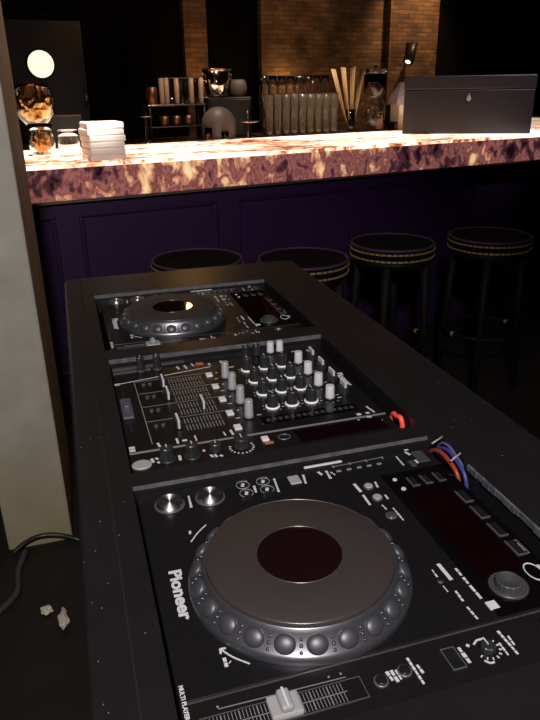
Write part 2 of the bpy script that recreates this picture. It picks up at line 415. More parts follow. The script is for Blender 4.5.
def make_player():
    p = thing('media_player', '', 'media player', (0, 0, Z0-T))
    bm = new(); bx(bm, -.1295, .2135, -.1595, .1595, 0, T-.002, .003, 2); obj('chassis', bm, M['body'], p)
    bm = new(); bx(bm, -.1295, .2135, -.1095, .1595, T-.0035, T, .0012, 2); obj('faceplate', bm, M['body'], p)
    bm = new(); bx(bm, -.1295, .2135, -.1590, -.1112, T-.0035, T-.0002, .0012, 2); ts = obj('tempo_panel', bm, M['strip'], p, label='near strip that carries the tempo slider')
    bm = new(); bx(bm, -.128, .212, -.1111, -.1096, T-.003, T-.0006); bx(bm, -.128, .212, -.1594, -.1588, T-.003, T-.0006); obj('plate_edge', bm, M['edge'], p)  # pale strips that paint a highlight along the plate edges
    # jog wheel
    jw = bpy.data.objects.new('jog_wheel', None); COL.objects.link(jw); jw.parent = p; jw.location = (JC[0], JC[1], T); jw.scale = (.98, .98, 1); jw.empty_display_size = .05
    bm = new(); lathe(bm, [(.0995, -.001), (.1003, .003), (.0997, .0065), (.0980, .008), (.0875, .0200), (.0862, .0235), (.0845, .0245), (.0838, .0235)], n=96, cap0=False, cap1=False)
    for i in range(23):
        a = math.radians(-116.3+360/23*(i+.5))
        for rr, zz, s in ((.0897, .0175, .0012), (.0929, .0140, .0014), (.0962, .0102, .0012)):
            lathe(bm, [(s*1.3, -.0008), (s, .0006), (s*.6, .0008), (.00001, .0008)], (rr*math.cos(a), rr*math.sin(a), zz), n=8)
    obj('jog_ring', bm, M['ringmetal'], jw)
    dm = None
    for i in range(23):
        a = math.radians(-116.3+360/23*i)
        if dm is None:
            bm = new(); bmesh.ops.create_uvsphere(bm, u_segments=20, v_segments=12, radius=1)
            for f in bm.faces: f.smooth = True
            bmesh.ops.scale(bm, vec=(.0078, .0088, .0038), verts=bm.verts[:])
            bmesh.ops.rotate(bm, cent=(0, 0, 0), matrix=Matrix.Rotation(math.radians(48), 3, 'Y'), verts=bm.verts[:])
            o = dm = obj('finger_dimple', bm, M['dimple'], jw)
        else:
            o = dm.copy(); COL.objects.link(o)
        o.location = (.0927*math.cos(a), .0927*math.sin(a), .0142); o.rotation_euler = (0, 0, a)
    bm = new(); lathe(bm, [(.0836, .020), (.0832, .0258), (.0818, .0267), (.0388, .0267)], n=96, cap0=False, cap1=False); obj('platter_top', bm, M['platter'], jw)
    bm = new(); torus(bm, .0832, .0006, (0, 0, .0260), n=96, k=6); torus(bm, .0385, .0006, (0, 0, .0267), n=64, k=6); obj('thin_ring', bm, M['thinring'], jw)
    bm = new(); lathe(bm, [(.0384, .0225), (.0384, .0262)], n=64); obj('centre_display', bm, M['jogdisplay'], jw)
    # transport buttons
    for name, x, y in (('cue_button', -.098, .1335), ('play_button', -.055, .1335)):
        bm = new(); lathe(bm, [(.0142, 0), (.0142, .0045), (.0132, .0055)], n=40); o = obj(name, bm, M['silver'], p, (x, y, T-.0005))
        bm = new(); torus(bm, .0150, .0011, (0, 0, .001), n=40); obj('button_rim', bm, M['btnrim'], o)
    # track search pads, each a black pad with an outlined figure of eight
    for x in (-.0165, .0065):
        bm = new(); bx(bm, x-.0085, x+.0085, .119, .1515, T-.0005, T+.0015, .004, 3); o = obj('search_button', bm, M['btnblack'], p)
        bm = new()
        torus(bm, .0072, .0006, (x, .1434, T+.0016), n=24, k=6); torus(bm, .0072, .0006, (x, .1272, T+.0016), n=24, k=6); obj('outline', bm, M['grey'], o)
        bm = new(); seg(bm, x-.001, .1405, x+.001, .146, .0035, T+.0014, T+.0019); seg(bm, x-.001, .1245, x+.001, .130, .0035, T+.0014, T+.0019); obj('symbol', bm, M['white'], o)
    bm = new(); bx(bm, .0345, .0475, .1285, .1445, T-.0005, T+.002, .001); obj('search_mode_button', bm, M['btn'], p, label='small square grey button')
    bm = new(); bx(bm, .0594, .1059, .1555, .1592, T-.001, T+.0012, .0006); obj('label_strip', bm, M['white'], p, label='narrow white strip along the far edge')
    bm = new()
    seg(bm, .0907, .1497, .1555, .1513, .0010, T-.0003, T+.0002)
    for k in range(4): seg(bm, .092+k*.0205, .1475, .092+k*.0205, .1520, .002, T-.0003, T+.0003)
    for k in range(5): bx(bm, .0915+k*.0125, .0975+k*.0125, .137, .1405, T-.0004, T+.001, .0006)
    obj('loop_section', bm, M['grey'], p)
    bm = new(); bx(bm, .1775, .1845, .1215, .134, T-.0006, T+.001, .001); bx(bm, .190, .204, .126, .150, T-.0006, T+.0015, .001); obj('memory_button', bm, M['led'], p)
    # display panel
    bm = new(); bx(bm, .1345, .2125, -.1070, .1155, T-.001, T+.0008, .0004); dp = obj('display_panel', bm, M['glossblack'], p)
    bm = new(); bx(bm, .146, .1925, -.063, .080, T+.0006, T+.0010); obj('screen', bm, M['screen'], dp, label='dark screen with a faint red glow')
    for x in (.163, .179, .195):
        bm = new(); bx(bm, x-.0036, x+.0036, .0845, .1005, T+.0004, T+.0018, .0004); o = obj('source_button', bm, M['btnblack'], dp)
        bm = new(); seg(bm, x-.004, .0845, x-.004, .101, .0013, T+.0004, T+.0022); seg(bm, x-.0045, .0842, x+.0042, .0842, .0013, T+.0004, T+.0022); obj('button_edge', bm, M['btnrim'], o)  # pale strips on two sides paint the highlight of the button edges
    for y in (.051, .022, -.008, -.037):
        bm = new(); bx(bm, .1962, .2048, y-.010, y+.010, T+.0004, T+.0018, .0004); o = obj('menu_button', bm, M['btnblack'], dp)
        bm = new(); seg(bm, .1957, y-.0105, .1957, y+.0105, .0013, T+.0004, T+.0022); seg(bm, .1952, y-.0107, .2052, y-.0107, .0013, T+.0004, T+.0022); obj('button_edge', bm, M['btnrim'], o)  # edge highlight again painted as pale strips on two sides
    bm = new(); frame(bm, .2000, .2080, -.0475, -.0275, .0006, T+.0007, T+.0011); seg(bm, .2055, -.032, .2055, -.044, .0016, T+.0007, T+.0012); obj('menu_outline', bm, M['grey'], dp)
    bm = new(); lathe(bm, [(.0028, 0), (.0024, .0012)], (.1458, .102, T+.0005), n=12); lathe(bm, [(.0030, 0), (.0026, .0012)], (.1466, .083, T+.0005), n=12); obj('indicator', bm, M['white'], dp)
    bm = new(); lathe(bm, [(.0170, 0), (.0170, .002), (.0155, .0028), (.0150, .0028)], n=40, cap1=False); lathe(bm, [(.0150, .0028), (.0135, .0015)], n=40, cap0=False, cap1=True)
    ro = obj('rotary_selector', bm, M['led'], dp, (.1625, -.0790, T+.0005))
    bm = new(); lathe(bm, [(.0122, .001), (.0116, .0070), (.0104, .0078), (.0085, .0068), (.0020, .0045)], n=36, ribs=1, ribd=.03, smooth=False); obj('knob', bm, M['led'], ro)
    bm = new(); torus(bm, 1, .085, n=36, k=6); bmesh.ops.scale(bm, vec=(.0072, .0112, .0055), verts=bm.verts[:]); obj('eject_outline', bm, M['white'], dp, (.1955, -.0700, T+.0009))
    bm = new(); seg(bm, .2040, -.0635, .2040, -.0755, .0022, T+.0007, T+.0012); seg(bm, .2040, -.0655, .2078, -.0655, .0018, T+.0007, T+.0012); obj('printed_lettering', bm, M['white'], dp)
    bm = new(); bx(bm, .1320, .1412, -.0985, -.0895, T-.0003, T+.0012, .0003); obj('label_block', bm, M['white'], p)
    # beat and link buttons next to the wheel
    for x, y, r in ((.1130, .0995, .0060), (.1130, .0775, .0062)): ring_btn('round_button', x, y, r, p, M['btn'], M['led'])
    ring_btn('tempo_range_button', .1130, .0450, .0058, p, M['led'], M['btnrim'])
    ring_btn('tempo_reset_button', .0150, -.1350, .0056, p, M['btnblack'], M['btnrim']); ring_btn('master_tempo_button', .0355, -.1320, .0056, p, M['btnblack'], M['btnrim'])
    ring_btn('tiny_button', .1105, -.0550, .0026, p, M['btnblack'], M['btnrim'])
    ring_btn('adjust_knob', .1660, -.1270, .0066, p, M['btnblack'], M['btnrim'], .006)
    bm = new(); bx(bm, .0705, .0812, -.1430, -.1235, T-.0008, T+.0012, .0006); o = obj('mode_button', bm, M['btnblack'], p)
    bm = new(); frame(bm, .0700, .0817, -.1435, -.1230, .0008, T+.0004, T+.0015); obj('button_edge', bm, M['btnrim'], o)
    bm = new(); lathe(bm, [(.0062, 0), (.0058, .0045), (.0050, .0052)], n=24, ribs=1, ribd=.05, smooth=False); bx(bm, -.0005, .0005, 0, .0058, .0050, .0056, mi=1)
    obj('mode_dial', bm, [M['knob'], M['white']], p, (.1063, -.1325, T-.0005))
    # tempo slider
    bm = new(); bx(bm, -.1190, .0020, -.1455, -.1255, T-.0008, T+.0004, .0003); sl = obj('tempo_slider', bm, M['body'], p)
    bm = new()
    for k in range(40):
        x = -.1170+k*.00262
        w = .0009 if k % 5 == 0 else .0005
        seg(bm, x, -.1435, x, -.1360, w, T+.0002, T+.0006); seg(bm, x, -.1345, x, -.1275, w, T+.0002, T+.0006)
    seg(bm, -.117, -.1355, -.012, -.1355, .0006, T+.0002, T+.0006)
    obj('tempo_scale', bm, M['grey'], sl)
    bm = new(); frame(bm, -.1185, .0015, -.1450, -.1260, .0006, T+.0002, T+.0007); obj('slider_frame', bm, M['btnrim'], sl)
    bm = new(); bx(bm, -.0710, -.0475, -.1455, -.1260, T+.0006, T+.0060, .002, 2); bx(bm, -.0640, -.0545, -.1445, -.1270, T+.0055, T+.0120, .0025, 3); sc = obj('slider_cap', bm, M['clear'], sl)
    bm = new(); seg(bm, -.0592, -.1440, -.0592, -.1275, .0016, T+.0118, T+.0124); obj('slider_line', bm, M['white'], sc)
    bm = new(); seg(bm, -.1040, -.1215, -.0080, -.1235, .0006, T-.0004, T+.0002)
    for x in (-.104, -.0575, -.020, -.0105): lathe(bm, [(.0011, 0), (.0009, .0006)], (x, -.1195, T-.0004), n=8)
    obj('tempo_legend', bm, M['grey'], p)
    # printing
    bm = new()
    for s in PL_MARKS:
        x0, y0, x1, y1, w = s; n = max(1, int(math.hypot(x1-x0, y1-y0)/.0042)) if w < .0036 else 1
        for k in range(n):
            a, b = k/n, (k+.78)/n if n > 1 else 1
            seg(bm, x0+(x1-x0)*a, y0+(y1-y0)*a, x0+(x1-x0)*b, y0+(y1-y0)*b, w*random.uniform(.62, .95), T-.0005, T+.0003)
    for A in PL_ARROWS:
        q = spline([(*v, T) for v in A], 5)
        for a, b in zip(q, q[1:]): seg(bm, a.x, a.y, b.x, b.y, .0013, T-.0005, T+.0003)
    seg(bm, -.0908, -.0695, -.0912, -.0745, .0016, T-.0005, T+.0003); seg(bm, -.0908, -.0695, -.0862, -.0702, .0016, T-.0005, T+.0003)
    for k in range(8):   # ticks round the mode dial
        a = math.radians(-150+k*26); seg(bm, .1063+.0085*math.cos(a), -.1325+.0085*math.sin(a), .1063+.0108*math.cos(a), -.1325+.0108*math.sin(a), .0011, T-.0005, T+.0003)
    for x0, y0, x1, y1 in ((.0985, -.1255, .1030, -.1225), (.1030, -.1225, .1100, -.1225), (.0975, -.1415, .1005, -.1450), (.1005, -.1450, .1040, -.1450)): seg(bm, x0, y0, x1, y1, .0015, T-.0005, T+.0003)
    obj('printed_lettering', bm, M['white'], p)
    bm = text_bm('Pioneer', .0180, .0003, .0006); bmesh.ops.scale(bm, vec=(1.1, .86, 1), verts=bm.verts[:]); o = obj('brand_lettering', bm, M['white'], p, (-.1105, .0005, T+.0001), -PI/2)
    bm = text_bm('MULTI PLAYER', .0046, .0002, .00015); obj('model_lettering', bm, M['white'], p, (-.1262, -.1090, T+.0001), -PI/2)
    return p

player = make_player()
player['label'] = 'near black disc player with large jog wheel beside the tempo slider and pale slider cap'
player['group'] = 'disc players in the booth'
far = copy_tree(player); far.location.y += .738; far.location.x += .007
far['label'] = 'far black disc player at the end of the booth, behind the mixer'

# ------------------------------------------------------------------ mixer
MY = .370
mx = thing('dj_mixer', 'black four-channel DJ mixer with rows of knobs and faders between the two disc players', 'mixer', (0, MY, Z0-T))
def yy(y): return y-MY
bm = new(); bx(bm, -.1285, .2085, -.1755, .161, 0, T-.002, .003, 2); obj('chassis', bm, M['mixer'], mx)
bm = new(); bx(bm, -.1285, .2085, yy(.2535), .161, T-.003, T, .001); bx(bm, -.1285, .2085, -.1755, yy(.2505), T-.003, T, .001); obj('faceplate', bm, M['mixer'], mx)
bm = new(); bx(bm, -.1275, .2075, yy(.2506), yy(.2534), T-.002, T+.0004); obj('plate_edge', bm, M['grey'], mx)
bm = new(); bx(bm, -.1275, -.070, yy(.498), yy(.505), T-.001, T+.002, .0005); bx(bm, -.1275, -.015, yy(.512), yy(.520), T-.001, T+.002, .0005); obj('raised_rib', bm, M['edge'], mx)
CH = (.4500, .4060, .3620, .3170)
def knob(name, x, y, r, h, m, ring=None, line=True, flare=1.0, rib=True):
    bm = new(); lathe(bm, [(r*flare, .0015), (r, .005), (r*.93, h-.001), (r*.82, h)], n=24, ribs=1 if rib else 0, ribd=.06 if rib else 0, smooth=not rib)
    o = obj(name, bm, m, mx, (x, yy(y), T-.0003))
    if ring:
        bm = new(); lathe(bm, [(r*1.22, 0), (r*1.22, .0022), (r*1.1, .003)], n=28); obj('base_ring', bm, ring, o)
    if line:
        bm = new(); bx(bm, -.0006, .0006, 0, r*.85, h-.0004, h+.0004); obj('pointer', bm, M['white'], o)
    return o
for y in CH:
    for x in (.0712, .0990, .1272): knob('eq_knob', x, y, .0082, .0215, M['knob'], M['skirt'])
    knob('trim_knob', .1545, y, .0064, .0205, M['knobwhite'], M['knob'], False, 1.15, False)
for y in (.434, .391, .344, .299):
    knob('color_knob', .0330, y, .0058, .026, M['knobsilver'], M['knob'], False, 1.3, False)
for x in (.1255, .1415): knob('mic_knob', x, .506, .0058, .020, M['knobwhite'], M['knob'], False, 1.2, False)
for x in (.084, .1015): knob('mic_eq_knob', x, .506, .0065, .018, M['knob'], None, True)
for x in (-.085, -.060): knob('headphone_knob', x, .500, .0062, .024, M['knob'], M['led'], True)
for y in (.468, .425, .381, .337):
    bm = new(); lathe(bm, [(.0085, 0), (.0080, .009), (.0070, .010)], n=24, ribs=1, ribd=.06, smooth=False); o = obj('input_selector', bm, M['knob'], mx, (.1815, yy(y-.004), T-.0003))
    bm = new(); bx(bm, -.0016, .0016, -.0085, .0105, .0085, .0165, .0004); obj('pointer', bm, M['white'], o)
for y in (.4490, .4050, .3600, .3160, .2740):
    bm = new(); bx(bm, .0065, .0160, yy(y)-.0062, yy(y)+.0062, T-.0004, T+.0030, .0008, 2); obj('cue_button', bm, M['cuelit'], mx)
for i, y in enumerate(CH):
    yc = y-.012
    bm = new(); bx(bm, -.066, .000, yy(yc)-.0014, yy(yc)+.0014, T-.0006, T+.0003); f = obj('channel_fader', bm, M['groove'], mx)
    bm = new()
    for k in range(12):
        x = -.0500+k*.0043; seg(bm, x, yy(yc)-.0170, x, yy(yc)-.0018, .0012, T-.0003, T+.0003); seg(bm, x, yy(yc)+.0018, x, yy(yc)+.0165, .0012, T-.0003, T+.0003)
    obj('fader_scale', bm, M['grey'], f)
    xc = (-.0605, -.0600, -.0190, -.0605)[i]
    bm = new(); bx(bm, xc-.0042, xc+.0042, yy(yc)-.0115, yy(yc)+.0115, T+.0006, T+.0122, .0015, 2); c = obj('fader_cap', bm, M['knob'], f)
    bm = new(); bx(bm, xc-.0015, xc+.0015, yy(yc)-.0118, yy(yc)+.0118, T+.0010, T+.0130, .0004); obj('cap_line', bm, M['white'], c)
    bm = new()
    for x in (-.0880, -.0790): lathe(bm, [(.0036, 0), (.0030, .005), (.0024, .0058)], (x, yy(y-.010), T-.0004), n=14)
    obj('assign_switch', bm, M['led'], mx)
    bm = new(); seg(bm, -.098, yy(y+.0105), .020, yy(y+.0105), .0009, T-.0003, T+.0003); obj('channel_line', bm, M['grey'], mx)
bm = new(); seg(bm, -.1000, yy(.465), -.0985, yy(.268), .0012, T-.0003, T+.0003); obj('channel_line', bm, M['grey'], mx)
bm = new(); seg(bm, -.1250, yy(.4605), .020, yy(.4820), .0013, T-.0003, T+.0004); obj('channel_line', bm, M['white'], mx)
# crossfader
bm = new(); bx(bm, -.1205, -.1175, yy(.305), yy(.435), T-.0006, T+.0003); xf = obj('crossfader', bm, M['groove'], mx)
bm = new(); bx(bm, -.1265, -.1115, yy(.340), yy(.400), T+.0004, T+.0050, .0015, 2); bx(bm, -.1230, -.1150, yy(.362), yy(.378), T+.0045, T+.0110, .0015, 2); obj('crossfader_cap', bm, M['xfader'], xf)
# effect section
for x, y in ((-.0865, .2240), (-.0570, .2225)): knob('effect_knob', x, y, .0082, .018, M['knob'], M['knob'], True)
o = knob('effect_selector', .0040, .2260, .0105, .014, M['knob'], None, True)
bm = new()
for k in range(12):
    a = math.radians(-200+k*20); seg(bm, .0130*math.cos(a), .0130*math.sin(a), .0158*math.cos(a), .0158*math.sin(a), .0018, -.0003, .0006)
obj('selector_ticks', bm, M['white'], o)
o = knob('channel_selector', -.0280, .2265, .0075, .012, M['knob'], None, True)
bm = new(); lathe(bm, [(.0112, 0), (.0112, .002), (.0100, .0028)], n=36); bmesh.ops.scale(bm, vec=(1.05, .9, 1), verts=bm.verts[:]); obj('effect_on_button', bm, M['btn'], mx, (-.1165, yy(.2210), T-.0003), label='big round pale button')
bm = new(); bx(bm, .0315, .0405, yy(.2290), yy(.2395), T-.0004, T+.0030, .0008); o = obj('tap_button', bm, M['cuelit'], mx)
bm = new(); bx(bm, .0330, .0440, yy(.2225), yy(.2280), T-.0004, T+.0010, .0004); obj('amber_light', bm, M['amber'], o, label='glowing amber light')
bm = new(); bx(bm, .000, .012, yy(.494), yy(.503), T-.0004, T+.0010, .0004); obj('amber_light', bm, M['amber'], mx, label='faint amber light')
bm = new(); torus(bm, .0075, .0009, n=28, k=6); bmesh.ops.scale(bm, vec=(1, .85, 1), verts=bm.verts[:]); obj('button_rim', bm, M['btnrim'], mx, (.0605, yy(.2330), T+.0004))
bm = new(); bx(bm, .0760, .1950, yy(.2145), yy(.2440), T-.0004, T+.0006, .0003); obj('display', bm, M['screen'], mx, label='dark display with a faint red glow')
bm = new(); bx(bm, .0450, .1800, yy(.2720), yy(.2920), T-.0004, T+.0005, .0003); o = obj('level_meter', bm, M['glossblack'], mx)
bm = new()
for k in range(15): bx(bm, .052+k*.0084, .057+k*.0084, yy(.2790), yy(.2850), T+.0003, T+.0010)
obj('meter_light', bm, M['led'], o)
MIX_MARKS = [(-.1280,.4600,-.1205,.4600,.006),(-.1270,.2660,-.1200,.2660,.005),(-.1270,.2590,-.1200,.2590,.005),(-.1040,.2330,-.1030,.2240,.0035),(-.0990,.2330,-.0970,.2290,.003),(-.0980,.2240,-.0960,.2200,.003),(-.0715,.2300,-.0720,.2190,.0035),
 (-.0430,.2320,-.0400,.2320,.004),(-.0360,.2200,-.0340,.2140,.003),(-.0310,.2190,-.0295,.2130,.003),(-.0250,.2160,-.0230,.2120,.003),(-.0085,.2700,-.0080,.2600,.0018),(.0010,.2720,.0015,.2590,.003),(-.068,.2720,-.068,.2590,.003),(-.0620,.2640,-.0560,.2640,.004),(-.045,.2720,-.045,.2590,.002),(-.092,.2680,-.0905,.2580,.003),
 (.192,.2780,.195,.2590,.0025),(.1700,.2600,.176,.2600,.005),(.183,.2600,.188,.2600,.004),(.1800,.2500,.186,.2480,.003),(.166,.2460,.169,.2280,.0025),(.174,.2380,.180,.2380,.005),(.184,.2420,.190,.2420,.004),(.1820,.2300,.1860,.2280,.004),(.192,.2440,.1945,.2340,.0025),
 (.040,.5000,.040,.4860,.003),(.046,.4700,.055,.4700,.002),(.0200,.4960,.0210,.4880,.003),(-.030,.5000,-.028,.4880,.003),(-.018,.5000,-.016,.4860,.003),(-.006,.5040,-.004,.4930,.0025),(.110,.4900,.120,.4900,.002),(.160,.5000,.1700,.5000,.002),(.186,.5000,.186,.4880,.002)]
bm = new()
for (x0, y0, x1, y1, w) in MIX_MARKS: seg(bm, x0, yy(y0), x1, yy(y1), w, T-.0003, T+.0004)
for y in CH:
    for x in (.0712, .0990, .1272, .1545):
        for k in range(7):
            a = math.radians(-210+k*40); seg(bm, x+.0122*math.cos(a), yy(y)+.0122*math.sin(a), x+.0138*math.cos(a), yy(y)+.0138*math.sin(a), .0010, T-.0003, T+.0003)
    for dx in (-.0145, .0145): seg(bm, .033+dx-.003, yy(y-.016), .033+dx+.003, yy(y-.016), .0012, T-.0003, T+.0003)
    seg(bm, .166, yy(y-.001), .172, yy(y-.001), .0012, T-.0003, T+.0003); seg(bm, .168, yy(y+.008), .171, yy(y+.008), .0012, T-.0003, T+.0003)
    seg(bm, .0225, yy(y+.006), .0255, yy(y+.006), .002, T-.0003, T+.0003)
obj('printed_lettering', bm, M['white'], mx)
bm = text_bm('Pioneer', .0150, .0003, .0004); obj('brand_lettering', bm, M['white'], mx, (.1985, yy(.372), T+.0001), -PI/2)

# ------------------------------------------------------------------ cables beside the players
def cable(name, pts, r, m, label, cat='cable', group=None):
    bm = new(); tube(bm, spline(pts, 8), r, 10); return tag(obj(name, bm, m), label, cat, group)
G = 'cables in the gap beside the near player'
cable('cable', [(.2180, .1560, Z0-.030), (.2180, .1520, Z0-.006), (.2190, .1350, Z0+.0050), (.2200, .1150, Z0+.0040), (.2210, .0950, Z0-.006), (.2210, .0860, Z0-.04)], .0028, M['red'], 'red cable arching out of the gap beside the near disc player', group=G)
cable('cable', [(.2240, .1560, Z0-.030), (.2245, .1480, Z0-.002), (.2255, .1290, Z0+.0095), (.2255, .1080, Z0+.0070), (.2250, .0860, Z0-.004), (.2250, .0780, Z0-.04)], .0024, M['blue'], 'blue cable behind the red one in the gap beside the near player', group=G)
cable('cable', [(.2280, .1580, Z0-.030), (.2285, .1500, Z0+.003), (.2280, .1330, Z0+.0130), (.2280, .1150, Z0+.0100), (.2285, .0980, Z0+.000), (.2285, .0900, Z0-.04)], .0018, M['violet'], 'thin violet cable outermost in the gap beside the near player', group=G)
bm = new(); tube(bm, [(.2150, .1450, Z0+.0105), (.2310, .1490, Z0+.0150)], .0011); tag(obj('cable_tie', bm, M['clear']), 'pale cable tie across the far end of the red and blue cables', 'cable tie', 'cable ties')
bm = new(); tube(bm, [(.2160, .1050, Z0+.0095), (.2310, .1090, Z0+.0150)], .0011); tag(obj('cable_tie', bm, M['clear']), 'pale cable tie across the near end of the red and blue cables', 'cable tie', 'cable ties')
cable('cable', [(.2165, .2560, Z0-.035), (.2165, .2480, Z0-.002), (.2160, .2360, Z0+.0020), (.2170, .2240, Z0+.0015), (.2180, .2150, Z0-.03)], .0034, M['orange'], 'orange cable looping up at the corner of the mixer')

# ------------------------------------------------------------------ things on the floor by the pillar
cable('cable', [(-.47, 1.44, .008), (-.43, 1.452, .03), (-.38, 1.452, .045), (-.32, 1.45, .035), (-.26, 1.44, .008), (-.22, 1.40, .008)], .008, M['blackcable'], 'black cable lying along the foot of the concrete pillar', group='cables on the floor')
cable('cable', [(-.43, 1.44, .010), (-.45, 1.34, .010), (-.45, 1.24, .010), (-.50, 1.17, .010)], .010, M['greycable'], 'grey cable running away from the concrete pillar over the floor', group='cables on the floor')
def crumple(name, s, m, label, loc, seed, group):
    bm = new(); bmesh.ops.create_icosphere(bm, subdivisions=3, radius=1)
    for v in bm.verts:
        k = 1+.55*mnoise.noise(v.co*1.7+Vector((seed, 0, 0))); v.co = Vector((v.co.x*s[0]*k, v.co.y*s[1]*k, v.co.z*s[2]*k))
    z = min(v.co.z for v in bm.verts)
    bmesh.ops.translate(bm, vec=(0, 0, -z), verts=bm.verts[:])
    return tag(obj(name, bm, m, loc=loc), label, 'paper scrap', group)
crumple('paper_scrap', (.018, .013, .009), M['paper'], 'small pale paper scrap on the floor nearer the pillar', (-.365, 1.14, 0), 3, 'paper scraps on the floor')
crumple('paper_scrap', (.013, .034, .012), M['paper'], 'long crumpled pale paper scrap on the floor next to the booth', (-.318, 1.085, 0), 8, 'paper scraps on the floor')

# ------------------------------------------------------------------ bar
BH, BB = 1.09, .945
bar = thing('bar_counter', 'long bar with glowing backlit stone top and dark purple panelled front', 'bar', B(0, 0), YAW)
U0, U1, DEP = -.9, 4.6, .86
bm = new(); bx(bm, U0, U1, 0, DEP, BH-.014, BH, .002); obj('stone_top', bm, M['onyxtop'], bar, label='glowing pinkish white stone top')
bm = new(); bx(bm, U0, U1, .002, .04, BB, BH-.015); obj('stone_apron', bm, M['onyxfront'], bar, label='backlit purple and amber stone edge')
bm = new(); bx(bm, U0, U1, -.004, .10, BB-.012, BB-.001); obj('steel_lip', bm, M['metaltrim'], bar)
bm = new(); bx(bm, U0, U1, .10, DEP-.05, 0, BH-.015); obj('bar_body', bm, M['purple'], bar)
bm = new(); bx(bm, U0, U1, .03, .0995, .0, BB-.013); obj('front_board', bm, M['purple'], bar)
x = -.50
for w in (.40, .78, .78, .78, .78, .78):
    bm = new(); x0, x1 = x, x+w-.12
    for (a, b, c, d_) in ((x0, x1, .862, .882), (x0, x1, .14, .16), (x0, x0+.02, .16, .862), (x1-.02, x1, .16, .862)): bx(bm, a, b, .018, .031, c, d_, .005, 2)
    obj('panel_moulding', bm, M['purplemould'], bar); x += w-.02
# back worktop
bk = thing('back_worktop', 'dark wooden worktop behind the glowing bar carrying the glassware', 'worktop', B(0, DEP), YAW)
bm = new(); bx(bm, U0, U1, .004, .62, 1.035, 1.075, .003); obj('top_board', bm, M['worktop'], bk)
bm = new(); bx(bm, U0, U1, .03, .60, 0, 1.034); obj('cabinet_body', bm, M['wall'], bk)
WZ = 1.075

# ------------------------------------------------------------------ stools
def make_stool():
    s = thing('bar_stool', '', 'bar stool', (0, 0, 0), 0, 'stools along the bar')
    R = .182; h = .745
    bm = new(); lathe(bm, [(R-.012, h-.055), (R-.003, h-.052), (R, h-.04), (R, h-.012), (R-.006, h-.002), (R-.02, h), (R-.05, h-.006), (.02, h-.008)], n=48); obj('seat', bm, M['fabric'], s)
    bm = new(); torus(bm, R-.004, .006, (0, 0, h-.002), 48, 8); obj('piping', bm, M['piping'], s)
    for z in (h-.018, h-.047):
        bm = new()
        for k in range(48):
            a = 2*PI*(k+.5)/48; c_ = (R+.0005)
            mw_ = Matrix.Rotation(a, 4, 'Z') @ Matrix.Translation((c_, 0, z)) @ Matrix.Diagonal((.0036, .0190, .0075, 1))
            bmesh.ops.create_cube(bm, size=1, matrix=mw_)
        obj('stud_row', bm, M['gold'], s, label='row of gold studs round the seat')
    bm = new(); lathe(bm, [(R-.02, h-.085), (R-.014, h-.056)], n=40); obj('seat_frame', bm, M['stoolwood'], s)
    for k in range(4):
        a = PI/4+k*PI/2; c, d_ = math.cos(a), math.sin(a)
        bm = new(); tube(bm, [(c*(R-.035), d_*(R-.035), h-.08), (c*(R-.022), d_*(R-.022), .42), (c*R, d_*R, 0)], [.020, .018, .014], 8); obj('leg', bm, M['stoolwood'], s)
    bm = new(); torus(bm, R-.012, .009, (0, 0, .30), 40, 8); obj('foot_ring', bm, M['stoolwood'], s)
    for sx in (-1, 1):
        bm = new(); lathe(bm, [(.0115, -.008), (.0115, .008)], n=12); bmesh.ops.rotate(bm, cent=(0, 0, 0), matrix=Matrix.Rotation(PI/2, 3, 'X'), verts=bm.verts[:])
        obj('brass_collar', bm, M['gold'], s, (sx*(R-.012), 0, .30))
    return s
st = make_stool()
SP = [(.308, 2.129, 'bar stool mostly hidden behind the far end of the booth, leftmost of the four'),
      (.713, 1.996, 'round dark bar stool beside the far right corner of the booth'),
      (1.175, 2.131, 'round dark bar stool with gold studs, third from the left'),
      (1.648, 2.105, 'round dark bar stool with gold studs, rightmost of the four, under the wooden case')]
for i, (x, y, l) in enumerate(SP):
    s = st if i == 0 else copy_tree(st)
    s.location = (x, y, 0); s.rotation_euler.z = YAW; s['label'] = l

# ------------------------------------------------------------------ on the bar
def on(name, label, cat, u, n, z=BH, rot=0, group=None):
    return thing(name, label, cat, B(u, n, z), YAW+rot, group)
ordn = ['bottom', 'second from the bottom', 'third from the bottom', 'third from the top', 'second from the top', 'topmost']
for k in range(6):
    bm = new(); w = .077+random.uniform(-.003, .003)
    bx(bm, -w, w, -.085, .085, 0, .0266, .006, 3)
    tag(obj('folded_napkin', bm, M['napkin'], loc=B(.045+random.uniform(-.004, .004), .13, BH+.0265*k), rotz=YAW+random.uniform(-.05, .05)),
        'white folded napkin, %s of the stack of six on the glowing bar' % ordn[k], 'napkin', 'white napkins stacked on the bar')
# large wooden case
cs = on('wooden_case', 'large dark wooden lidded case standing on the bar above the stools', 'case', 2.041, .554, BH, math.radians(-38.9))
bm = new(); bx(bm, 0, .763, 0, .27, 0, .252, .004, 2); obj('case_body', bm, M['darkwood'], cs)
bm = new(); bx(bm, -.003, .766, -.003, .273, .256, .333, .006, 2); obj('lid', bm, M['darkwood'], cs)
bm = new(); bx(bm, .004, .759, .004, .266, .251, .257); obj('shadow_gap', bm, M['groove'], cs)
bm = new(); lathe(bm, [(.0001, -.024), (.010, -.019), (.014, -.011), (.012, -.001), (.006, .008), (.003, .018), (.0001, .022)], n=20)
bmesh.ops.scale(bm, vec=(1, .45, 1), verts=bm.verts[:]); obj('latch', bm, M['clear'], cs, (.385, -.007, .212), label='small pale teardrop latch')
bm = new()
for k in range(4): bx(bm, 2.86, 3.02, .22, .36, BH+.0205*k, BH+.0205*k+.020, .004, 2)
bm.free()
